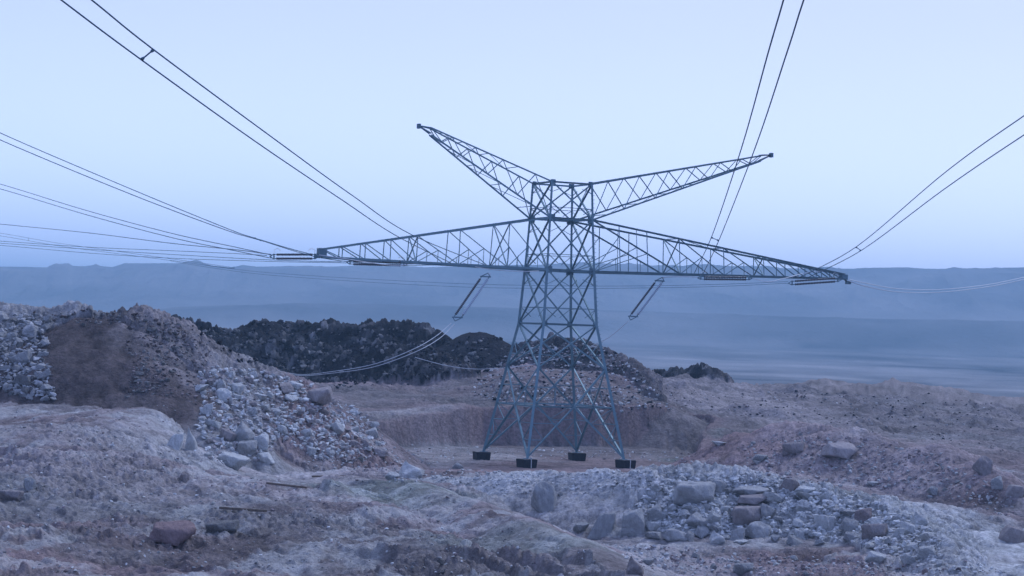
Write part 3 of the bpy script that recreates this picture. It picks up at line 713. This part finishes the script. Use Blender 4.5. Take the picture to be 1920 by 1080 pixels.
def truss(name, inner, outer, ts, kind, cw=.16, bw=.08):
    """four-chord tapering truss. inner/outer: dict of bottom/top x near(+1)/far(-1) points; ts: panel stations"""
    root_mb = {s_: {k: None for k in 'bt'} for s_ in (1, -1)}
    P = lambda k, s_, t: mixv(inner[k, s_], outer[k, s_], t)
    first = MB(); frame = MB(); fine = MB()
    for s_ in (1, -1):
        first.bar(P('b', s_, 0), P('b', s_, 1), cw * 1.15); first.bar(P('t', s_, 0), P('t', s_, 1), cw)
    body = TB(first, name)
    for i in range(len(ts)):
        t = ts[i]
        for s_ in (1, -1):
            if kind['dir'] != 'warren': frame.bar(P('b', s_, t), P('t', s_, t), bw)
        if kind['dir'] != 'warren' or i % 2 == 0: frame.bar(P('b', 1, t), P('b', -1, t), bw * .9)
        if kind['dir'] != 'warren' or i % 2 == 1: frame.bar(P('t', 1, t), P('t', -1, t), bw * .9)
        if i in kind.get('xframe', ()): frame.bar(P('b', 1, t), P('t', -1, t), bw); frame.bar(P('b', -1, t), P('t', 1, t), bw)
    st = [0] + list(ts) + [1.0]
    for i in range(len(st) - 1):
        t0, t1 = st[i], st[i + 1]
        for s_ in (1, -1):
            if kind['dir'] == 'in_top': a, b = P('t', s_, t0), P('b', s_, t1)
            elif kind['dir'] == 'in_bottom': a, b = P('b', s_, t0), P('t', s_, t1)
            else: a, b = (P('t', s_, t0), P('b', s_, t1)) if i % 2 else (P('b', s_, t0), P('t', s_, t1))
            frame.bar(a, b, bw * (1.5 if kind.get('heavy') == i else 1))
            if i < kind.get('sub', 0):
                m = mixv(a, b, .5); tm = (t0 + t1) / 2
                fine.bar(m, P('b', s_, tm), bw * .7)
                lowend = t0 if kind['dir'] == 'in_top' else t1
                fine.bar(m, P('b', s_, lowend), bw * .8)
                if i < kind.get('subsub', 0):
                    q = mixv(m, P('b', s_, lowend), .5); fine.bar(q, P('b', s_, (tm + lowend) / 2), bw * .6); 
                    q = mixv(a, b, .75 if kind['dir'] == 'in_top' else .25); qt = t0 + (t1 - t0) * .75 if kind['dir'] == 'in_top' else t0 + (t1 - t0) * .25
                    fine.bar(q, P('b', s_, qt), bw * .6)
                    if t1 - t0 > .3: fine.bar(m, P('t', s_, tm), bw * .7)
        # plan bracing of the underside and top
        if kind['dir'] != 'warren':
            frame.bar(P('b', 1, t0), P('b', -1, t1), bw * .7)
            if i % 2: fine.bar(P('t', 1, t0), P('t', -1, t1), bw * .6)
        elif i + 2 < len(st) and i % 2: frame.bar(P('b', 1, t0), P('b', -1, st[i + 2]), bw * .7); frame.bar(P('t', -1, t1), P('t', 1, st[min(i + 3, len(st) - 1)]), bw * .7)
    TB(frame, 'arm_bracing', None, body); TB(fine, 'arm_bracing', None, body)
    return body, P
def inn(side, zb, zt): return {(k, s_): corner(side, s_, zb if k == 'b' else zt) for k in 'bt' for s_ in (1, -1)}
def out(u, zb, zt, half): return {(k, s_): L2W(u, -s_ * half, zb if k == 'b' else zt) for k in 'bt' for s_ in (1, -1)}
# lower crossarms
LU, RU = -18.6, 24.9
def ts_of(us, side, tip): w = hw(16); return [(abs(u) - w) / (abs(tip) - w) for u in us]
armL, PLft = truss('crossarm', inn(-1, ZL[2], ZL[3]), out(LU, 14.43, 14.98, .22), ts_of([4.9, 8.6, 11.75, 13.7, 15.55, 17.2], -1, LU), dict(dir='in_bottom', sub=3, subsub=2, xframe=(0, 2)))
armL['label'] = 'shorter crossarm on the left side of the pylon'
# right arm, its first bay very deep with the heavy diagonal
armR, PRgt = truss('crossarm', inn(1, ZL[2], ZL[3]), out(RU, 14.78, 15.12, .22), ts_of([9.4, 13.4, 17.1, 19.1, 21.0, 22.6, 23.8], 1, RU), dict(dir='in_top', sub=3, subsub=2, xframe=(0, 2), heavy=0))
armR['label'] = 'longer crossarm on the right side of the pylon'
mb = MB()
for s_ in (1, -1):
    for k in (.30, .62):
        t = k * ts_of([9.4], 1, RU)[0]; mb.bar(PRgt('b', s_, t), PRgt('t', s_, t), .08)
        mb.bar(PRgt('b', s_, t * .0), mixv(PRgt('t', s_, 0), PRgt('b', s_, ts_of([9.4], 1, RU)[0]), k), .07)
TB(mb, 'arm_bracing', None, armR)
# tip hardware
mb = MB(); mb.box(L2W(LU, 0, 14.75), .55, .6, .62); mb.box(L2W(LU - .35, 0, 14.5), .35, .3, .3); TB(mb, 'tip_plate', M_steel_d, armL)
mb = MB(); mb.box(L2W(RU, 0, 14.92), .5, .5, .4); mb.bar(L2W(RU - .4, .1, 15.2), L2W(RU + .5, 0, 14.45), .14); mb.box(L2W(RU + .45, 0, 14.5), .4, .25, .25); TB(mb, 'tip_plate', M_steel_d, armR)
# raised horns for the earth wires
hornL, PH = truss('horn', inn(-1, ZL[3], ZL[4]), out(-10.7, 23.60, 24.10, .20), [.14, .28, .41, .53, .64, .74, .83, .91], dict(dir='warren'), cw=.13, bw=.075)
hornL['label'] = 'steep horn on the left of the pylon top'
hornR, PH2 = truss('horn', inn(1, ZL[3], ZL[4]), out(16.9, 23.55, 23.95, .20), [.09, .18, .27, .36, .44, .52, .60, .68, .75, .82, .88, .94], dict(dir='warren'), cw=.13, bw=.07)
hornR['label'] = 'longer flatter horn on the right of the pylon top'
for hn, u0, u1, z0 in ((hornL, -10.7, -11.6, 24.0), (hornR, 16.9, 17.9, 23.9)):
    mb = MB(); mb.bar(L2W(u0, -.2, z0 - .3), L2W(u1, 0, z0 + .18), .12); mb.bar(L2W(u0, .2, z0 - .3), L2W(u1, 0, z0 + .18), .12)
    mb.bar(L2W(u0, -.2, z0 + .1), L2W(u1, 0, z0 + .2), .12); mb.bar(L2W(u0, .2, z0 + .1), L2W(u1, 0, z0 + .2), .12)
    mb.box(L2W(u1, 0, z0 + .18), .2, .34, .34); TB(mb, 'tip_plate', M_steel_d, hn)

# footings
for c, lab in (((-1, -1), 'dark square concrete footing under the back left leg, leftmost of the four'), ((-1, 1), 'dark square concrete footing under the front left leg, with a bright strap'),
               ((1, -1), 'dark square concrete footing under the back right leg, without a strap, right of centre'), ((1, 1), 'dark square concrete footing under the front right leg, rightmost, with a bright strap')):
    p = L2W(c[0] * 3.98, -c[1] * 3.98, 0)
    bm = bmesh.new(); bmesh.ops.create_cube(bm, size=1)
    for v in bm.verts:
        k = 1.0 if v.co.z > 0 else .86
        v.co = Vector((v.co.x * 1.12 * k, v.co.y * 1.12 * k, .12 + (v.co.z) * 1.0))
    bmesh.ops.bevel(bm, geom=bm.edges[:], offset=.035, segments=2)
    me = bpy.data.meshes.new('footing'); bm.to_mesh(me); bm.free()
    ft = link_mesh('footing', me, None, M_conc); ft.location = p; ft.rotation_euler.z = TYAW + R(8 * c[1])
    finish(ft, lab, 'footing', 'footings of the pylon')
    mb = MB(); mb.box((0, 0, .625), .98, .98, .05, 0); cap = mb.build('cap', M_strap if False else mat('cement_cap', .9, col=(.20, .19, .18)), ft)
    if c[1] == 1:
        mb = MB(); mb.box((.02, -.58, .30), .06, .03, .68, 0); mb.box((.02, -.38, .665), .07, .42, .03, 0); mb.build('earth_strap', M_strap, ft)

# ------------------------------------------------------------------ insulator strings and conductors
def lathe_string(mb_core, mb_shed, a, b, rad=.15, n=26):
    a, b = Vector(a), Vector(b); L = (b - a).length
    mb_core.tube([a, b], .035, 6)
    pts, rs = [], []
    for k in range(n):
        t0 = .06 + .88 * k / n; st = .88 / n
        for tt, r_ in ((0, .05), (.35, rad), (.55, rad * .95), (.75, .06)):
            pts.append(mixv(a, b, t0 + st * tt)); rs.append(r_)
    mb_shed.tube(pts, rs, 8)
def string_set(a, b, label, sep=(0, 0, .5), light=False, group='insulator strings of the pylon', n=26):
    a, b, sp_ = Vector(a), Vector(b), Vector(sep)
    root = bpy.data.objects.new('insulator_string', None); C.objects.link(root); root.location = a
    finish(root, label, 'insulator', group)
    d = (b - a).normalized(); i0_, i1_ = a + d * .35, b - d * .35
    for s_ in (-.5, .5):
        core, shed = MB(), MB(); lathe_string(core, shed, i0_ + sp_ * s_, i1_ + sp_ * s_, .09 if not light else .10, n)
        o = shed.build('insulator', M_glass_hl if light and s_ > 0 else M_glass, root, True, origin=a); core.build('core_rod', M_steel_d, o, True, origin=a)  # one of a slanting pair carries highlights as pale colour
    for e, k in ((a, 1), (b, -1)):
        mb = MB()
        for s_ in (-.62, .62): mb.bar(e, e + d * (.35 * k) + sp_ * s_, .07, angle=False)
        mb.bar(e + d * (.35 * k) - sp_ * .7, e + d * (.35 * k) + sp_ * .7, .11, angle=False)
        mb.build('yoke', M_steel_d, root, origin=a)
    mb = MB()                                     # small arcing horns
    for e, k in ((i0_, 1), (i1_, -1)):
        mb.tube([e + sp_ * .6, e + sp_ * .6 + Vector((0, 0, .28)), e + sp_ * .6 + d * (.3 * k) + Vector((0, 0, .42)), e + sp_ * .6 + d * (.55 * k) + Vector((0, 0, .26))], .018, 5)
    mb.build('arcing_horn', M_strap, root, origin=a)
    return root
def spline(pts, n=40):
    P = [Vector(p) for p in pts]; out_ = []
    P = [P[0] * 2 - P[1]] + P + [P[-1] * 2 - P[-2]]
    for i in range(1, len(P) - 2):
        for k in range(n):
            t = k / n; a, b, c, d = P[i - 1:i + 3]
            out_.append(.5 * ((2 * b) + (c - a) * t + (2 * a - 5 * b + 4 * c - d) * t * t + (3 * b - a - 3 * c + d) * t ** 3))
    out_.append(P[-2]); return out_
def bundle(lines, label, r=.026, spacers=(), material=None, group=None, name='twin_conductor', n=30):
    """lines: one or two lists of (px, py, dist)"""
    root = bpy.data.objects.new(name, None); C.objects.link(root)
    first = None; curves = []
    for ln in lines:
        P = [Vector(at(*p)) if len(p) == 3 else Vector(p[1]) for p in ln]
        if first is None: first = P[-1].copy(); root.location = first
        S = spline(P, n)
        if ln[0][0] < 1 or ln[0][1] < 0 or ln[0][0] > 1920:            # on towards the next pylon
            d_ = (S[0] - S[2]).normalized(); S = [S[0] + d_ * k + Vector((0, 0, k * k * 4e-5)) for k in (170, 120, 70, 30)] + S
        curves.append(S)
        mb = MB(); mb.tube(S, r, 6); mb.build('conductor', material or M_cable, root, True, origin=first)
    for px_, py_, qx, qy, d in spacers:
        A, B = Vector(at(px_, py_, d)), Vector(at(qx, qy, d))
        A = min(curves[0], key=lambda p: (p - A).length); B = min(curves[1], key=lambda p: (p - B).length)
        mb = MB(); dd = (B - A); u_ = dd.normalized()
        mb.tube([A, A + u_ * (dd.length * .18), A + u_ * (dd.length * .25), B - u_ * (dd.length * .25), B - u_ * (dd.length * .18), B], [.07, .05, .028, .028, .05, .07], 8)
        mb.build('spacer', M_steel_d, root, True, origin=first)
    return finish(root, label, 'power line', group)
G = 'conductors strung to the pylon'
bundle([[(-60, -135, 58), (115, 0, 64), (265, 112, 71), (480, 266, 87), (640, 374, 110), (745, 443, 133), (860, 500, 157.5)],
        [(0, -135, 58), (172, 0, 64), (288, 93, 71), (500, 250, 87), (660, 366, 110), (772, 440, 133), (925, 503, 158)]],
       'twin conductor rising steeply from the left crossarm to the top left corner', .027, [(265, 112, 288, 93, 71)], group=G)
bundle([[(1530, -220, 48), (1469, 0, 62), (1440, 100, 71), (1388, 285, 98), (1335, 442, 136), (1302, 512, 159)],
        [(1585, -220, 48), (1507, 0, 62), (1475, 100, 71), (1413, 285, 98), (1349, 448, 136), (1318, 514, 159)]],
       'twin conductor rising almost straight up from the middle of the right crossarm', .027, [(1332, 450, 1346, 445, 137)], group=G)
bundle([[(2080, 110, 78), (1920, 217, 92), (1770, 325, 112), (1605, 463, 150), (1500, 520, 166)],
        [(2080, 150, 78), (1920, 253, 92), (1770, 355, 112), (1614, 470, 150), (1512, 522, 166)]],
       'twin conductor rising from the right crossarm tip to the right edge', .027, [(1601, 464, 1614, 470, 150)], group=G)
bundle([[(2060, 490, 200), (1925, 519, 190), (1850, 534, 184), (1760, 543, 177), (1680, 541, 172), (1620, 530, 169), (1592, 524, 168)],
        [(2060, 494, 200), (1925, 523, 190), (1850, 538, 184), (1760, 548, 177), (1680, 547, 172), (1620, 536, 169), (1592, 527, 168)]],
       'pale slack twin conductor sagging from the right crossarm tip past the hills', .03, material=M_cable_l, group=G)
bundle([[(-120, 188, 128), (0, 249, 132), (240, 352, 138), (420, 426, 143), (480, 447, 145), (600, 480, 150), (720, 493, 153), (830, 495, 155)],
        [(-120, 202, 128), (0, 262, 132), (240, 362, 138), (420, 430, 143), (490, 451, 145), (600, 483, 150), (720, 496, 153), (830, 497, 155)]],
       'upper twin conductor reaching the left crossarm tip from the left edge', .027, [(476, 446, 490, 451, 145)], group=G)
bundle([[(-150, 305, 215), (0, 345, 205), (160, 394, 190), (320, 437, 175), (440, 463, 162), (508, 478, 152)],
        [(-150, 315, 215), (0, 354, 205), (160, 402, 190), (320, 445, 175), (440, 470, 162), (508, 484, 152)]],
       'second twin conductor below it, ending at the outermost insulators on the left', .03, group=G)
bundle([[(-150, 403, 300), (0, 420, 290), (160, 436, 260), (320, 456, 230), (440, 468, 190), (508, 477, 152)]],
       'single faint wire crossing the sky low on the left', .04, name='wire', group=G)
bundle([[(-150, 414, 420), (0, 437, 400), (110, 456, 380), (240, 474, 350), (440, 502, 300)],
        [(-150, 420, 420), (0, 442, 400), (110, 461, 380), (240, 478, 350), (440, 504, 300)]],
       'faint far twin conductor dipping across the lower left wires to the hill', .028, [(38, 445, 40, 449, 390)], group=G)
bundle([[(-150, 442, 240), (0, 452, 230), (160, 463, 210), (320, 470, 190), (450, 476, 170), (500, 479, 152)],
        [(-150, 446, 240), (0, 456, 230), (160, 467, 210), (320, 477, 190), (500, 487, 165), (640, 491, 155)]],
       'lowest dark pair of wires running level in from the left edge', .025, group=G)
bundle([[(-150, 450, 250), (0, 460, 240), (160, 474, 220), (320, 484, 200), (500, 490, 175), (650, 493, 156)]],
       'lowest single wire running level in from the left edge', .025, name='wire', group=G)
bundle([[(320, 488, 260), (460, 507, 240), (600, 518, 220), (760, 527, 205), (900, 533, 195), (1060, 536, 185), (1200, 536, 178), (1350, 533, 172), (1478, 528, 168)],
        [(320, 490, 260), (460, 511, 240), (600, 523, 220), (760, 533, 205), (900, 539, 195), (1060, 541, 185), (1200, 540, 178), (1350, 537, 172), (1478, 531, 168)]],
       'long faint twin conductor sagging behind the pylon against the hills', .016, group=G)
bundle([[(846, 606, 150), (815, 632, 148), (770, 657, 146), (700, 683, 145), (620, 697, 146), (560, 702, 150), (500, 690, 160)],
        [(852, 608, 150), (822, 636, 148), (776, 661, 146), (700, 688, 145), (620, 700, 146), (560, 704, 150), (500, 693, 160)]],
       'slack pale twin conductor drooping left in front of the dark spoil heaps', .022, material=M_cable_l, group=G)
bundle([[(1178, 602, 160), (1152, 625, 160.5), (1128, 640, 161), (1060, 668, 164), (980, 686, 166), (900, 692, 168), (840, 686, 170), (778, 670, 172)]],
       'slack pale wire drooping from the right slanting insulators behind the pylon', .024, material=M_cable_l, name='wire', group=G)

def up(z=.5): return (0, 0, z)
ux = Vector((cu, su, 0))
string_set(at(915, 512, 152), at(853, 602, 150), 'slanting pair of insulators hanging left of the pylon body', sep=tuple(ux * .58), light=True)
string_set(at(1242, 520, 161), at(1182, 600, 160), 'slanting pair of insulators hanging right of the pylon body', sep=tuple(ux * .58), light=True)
string_set(at(598, 481, 149), at(506, 481, 151), 'level pair of insulators pointing left from the left crossarm tip', sep=(0, 0, .28))
string_set(at(764, 495, 151), at(650, 492, 155), 'level pair of insulators under the middle of the left crossarm', sep=(0, 0, .22))
string_set(at(1410, 522, 163), at(1308, 521, 159), 'level pair of insulators under the middle of the right crossarm', sep=(0, 0, .18))
string_set(at(1578, 524, 167), at(1478, 531, 165), 'level pair of insulators under the right crossarm tip', sep=(0, 0, .26))
# jumper loops under the arms
bundle([[(868, 493, 157.5), (900, 502, 156), (940, 507, 154), (985, 509, 153), (1010, 508, 154)]], 'pale jumper loop under the left crossarm by the body', .03, material=M_cable_l, name='jumper', group='jumper loops under the crossarms')
bundle([[(1242, 520, 161), (1262, 519, 160), (1290, 519, 159), (1308, 520, 159)]], 'pale jumper from the slanting insulators to the level ones under the right crossarm', .03, material=M_cable_l, name='jumper', group='jumper loops under the crossarms')
bundle([[(1412, 522, 163), (1440, 528, 163), (1470, 522, 164), (1510, 512, 166), (1545, 508, 167)]], 'pale jumper rising towards the right crossarm tip', .03, material=M_cable_l, name='jumper', group='jumper loops under the crossarms')
bundle([[(598, 478, 149), (640, 484, 149), (690, 492, 150), (740, 498, 151), (764, 496, 151)]], 'pale jumper loop along the left crossarm tip', .03, material=M_cable_l, name='jumper', group='jumper loops under the crossarms')

# ------------------------------------------------------------------ air
bm = bmesh.new(); bmesh.ops.create_cube(bm, size=1)
zmin, zmax = float(Z.min()) - 1, float(Z.max()) + 4
for v in bm.verts: v.co = Vector((v.co.x * 18600, v.co.y * 18600, (zmin + zmax) / 2 + v.co.z * (zmax - zmin)))
me = bpy.data.meshes.new('haze'); bm.to_mesh(me); bm.free()
hz = bpy.data.objects.new('haze', me); C.objects.link(hz); finish(hz, kind='stuff')
hm = bpy.data.materials.new('haze'); hm.use_nodes = True; nt = hm.node_tree; nt.nodes.clear()
om = nt.nodes.new('ShaderNodeOutputMaterial'); pv = nt.nodes.new('ShaderNodeVolumePrincipled')
pv.inputs['Color'].default_value = (.42, .68, .88, 1); pv.inputs['Density'].default_value = .00033; pv.inputs['Anisotropy'].default_value = 0.0
nt.links.new(pv.outputs['Volume'], om.inputs['Volume']); me.materials.append(hm)

# ------------------------------------------------------------------ sky, sun, camera
SUN_EL, SUN_AZ = R(48), R(48)                    # azimuth measured from the view direction (+Y) towards the right (+X)
w = bpy.data.worlds.new("World"); bpy.context.scene.world = w; w.use_nodes = True
nt = w.node_tree; nd = nt.nodes; ln = nt.links
bg = nd['Background']; outw = nd['World Output']
sk = nd.new('ShaderNodeTexSky'); sk.sky_type = 'NISHITA'; sk.sun_disc = False; sk.sun_elevation = SUN_EL; sk.sun_rotation = SUN_AZ; sk.dust_density = 2.0
ln.new(sk.outputs['Color'], bg.inputs['Color']); bg.inputs['Strength'].default_value = .08
# thin high overcast, a little brighter to the right and upwards, over the clear sky
bg2 = nd.new('ShaderNodeBackground'); tc = nd.new('ShaderNodeTexCoord'); sx = nd.new('ShaderNodeSeparateXYZ')
ln.new(tc.outputs['Generated'], sx.inputs[0])
m1 = nd.new('ShaderNodeMath'); m1.operation = 'MULTIPLY'; m1.inputs[1].default_value = .9; ln.new(sx.outputs['X'], m1.inputs[0])
m2 = nd.new('ShaderNodeMath'); m2.operation = 'MULTIPLY_ADD'; m2.inputs[1].default_value = 1.6; ln.new(sx.outputs['Z'], m2.inputs[0]); ln.new(m1.outputs[0], m2.inputs[2])
m3 = nd.new('ShaderNodeMath'); m3.operation = 'ADD'; m3.inputs[1].default_value = .42; m3.use_clamp = True; ln.new(m2.outputs[0], m3.inputs[0])
cn = nd.new('ShaderNodeTexNoise'); cn.inputs['Scale'].default_value = 5; cn.inputs['Detail'].default_value = 4
mp = nd.new('ShaderNodeMapping'); mp.inputs['Scale'].default_value = (1, 1, 3); ln.new(tc.outputs['Generated'], mp.inputs['Vector']); ln.new(mp.outputs[0], cn.inputs['Vector'])
m4 = nd.new('ShaderNodeMath'); m4.operation = 'MULTIPLY_ADD'; m4.inputs[1].default_value = .25; m4.inputs[2].default_value = -.125; ln.new(cn.outputs['Fac'], m4.inputs[0])
m5 = nd.new('ShaderNodeMath'); m5.operation = 'ADD'; m5.use_clamp = True; ln.new(m3.outputs[0], m5.inputs[0]); ln.new(m4.outputs[0], m5.inputs[1])
mix = nd.new('ShaderNodeMix'); mix.data_type = 'RGBA'
mix.inputs['A'].default_value = (.445, .545, .85, 1); mix.inputs['B'].default_value = (.575, .64, .90, 1)
ln.new(m5.outputs[0], mix.inputs['Factor']); # the light comes from the sky ahead; behind the photographer and overhead the cloud is darker and bluer
ms1 = nd.new('ShaderNodeMapRange'); ms1.interpolation_type = 'SMOOTHSTEP'; ms1.inputs['From Min'].default_value = -.2; ms1.inputs['From Max'].default_value = .9; ln.new(sx.outputs['Y'], ms1.inputs['Value'])
mixb = nd.new('ShaderNodeMix'); mixb.data_type = 'RGBA'; mixb.inputs['A'].default_value = (.27, .36, .76, 1)
ln.new(ms1.outputs['Result'], mixb.inputs['Factor']); ln.new(mix.outputs['Result'], mixb.inputs['B']); ln.new(mixb.outputs['Result'], bg2.inputs['Color'])
mh = nd.new('ShaderNodeMapRange'); mh.interpolation_type = 'SMOOTHSTEP'; mh.inputs['From Min'].default_value = 0.0; mh.inputs['From Max'].default_value = .18
mh.inputs['To Min'].default_value = 1.92; mh.inputs['To Max'].default_value = 1.0; ln.new(sx.outputs['Z'], mh.inputs['Value']); ln.new(mh.outputs['Result'], bg2.inputs['Strength'])
ms = nd.new('ShaderNodeMixShader'); ms.inputs['Fac'].default_value = .85
ln.new(bg.outputs[0], ms.inputs[1]); ln.new(bg2.outputs[0], ms.inputs[2]); ln.new(ms.outputs[0], outw.inputs['Surface'])

sl = bpy.data.lights.new('sun', 'SUN'); sl.energy = 1.25; sl.angle = R(12); sl.color = (.74, .82, 1.0)
so = bpy.data.objects.new('sun', sl); C.objects.link(so)
sd_ = Vector((math.sin(SUN_AZ) * math.cos(SUN_EL), math.cos(SUN_AZ) * math.cos(SUN_EL), math.sin(SUN_EL)))
so.rotation_mode = 'QUATERNION'; so.rotation_quaternion = sd_.to_track_quat('Z', 'Y')

cam = bpy.data.cameras.new('camera'); co = bpy.data.objects.new('camera', cam); C.objects.link(co)
cam.sensor_width = 36; cam.lens = F / 1920 * 36; cam.clip_start = .1; cam.clip_end = 30000
rt = Vector((cr, -sr * sp, sr * cp)); fw = Vector((0, cp, sp)); upv = rt.cross(fw)
co.matrix_world = Matrix(((rt.x, upv.x, -fw.x, 0), (rt.y, upv.y, -fw.y, 0), (rt.z, upv.z, -fw.z, CAMZ), (0, 0, 0, 1)))
sc = bpy.context.scene; sc.camera = co
sc.view_settings.view_transform = 'Standard'; sc.view_settings.look = 'None'; sc.view_settings.gamma = 1.0; sc.view_settings.exposure = 0.6
sc.cycles.use_denoising = True; sc.cycles.max_bounces = 5; sc.cycles.diffuse_bounces = 3; sc.cycles.volume_bounces = 1
sc.cycles.use_adaptive_sampling = True
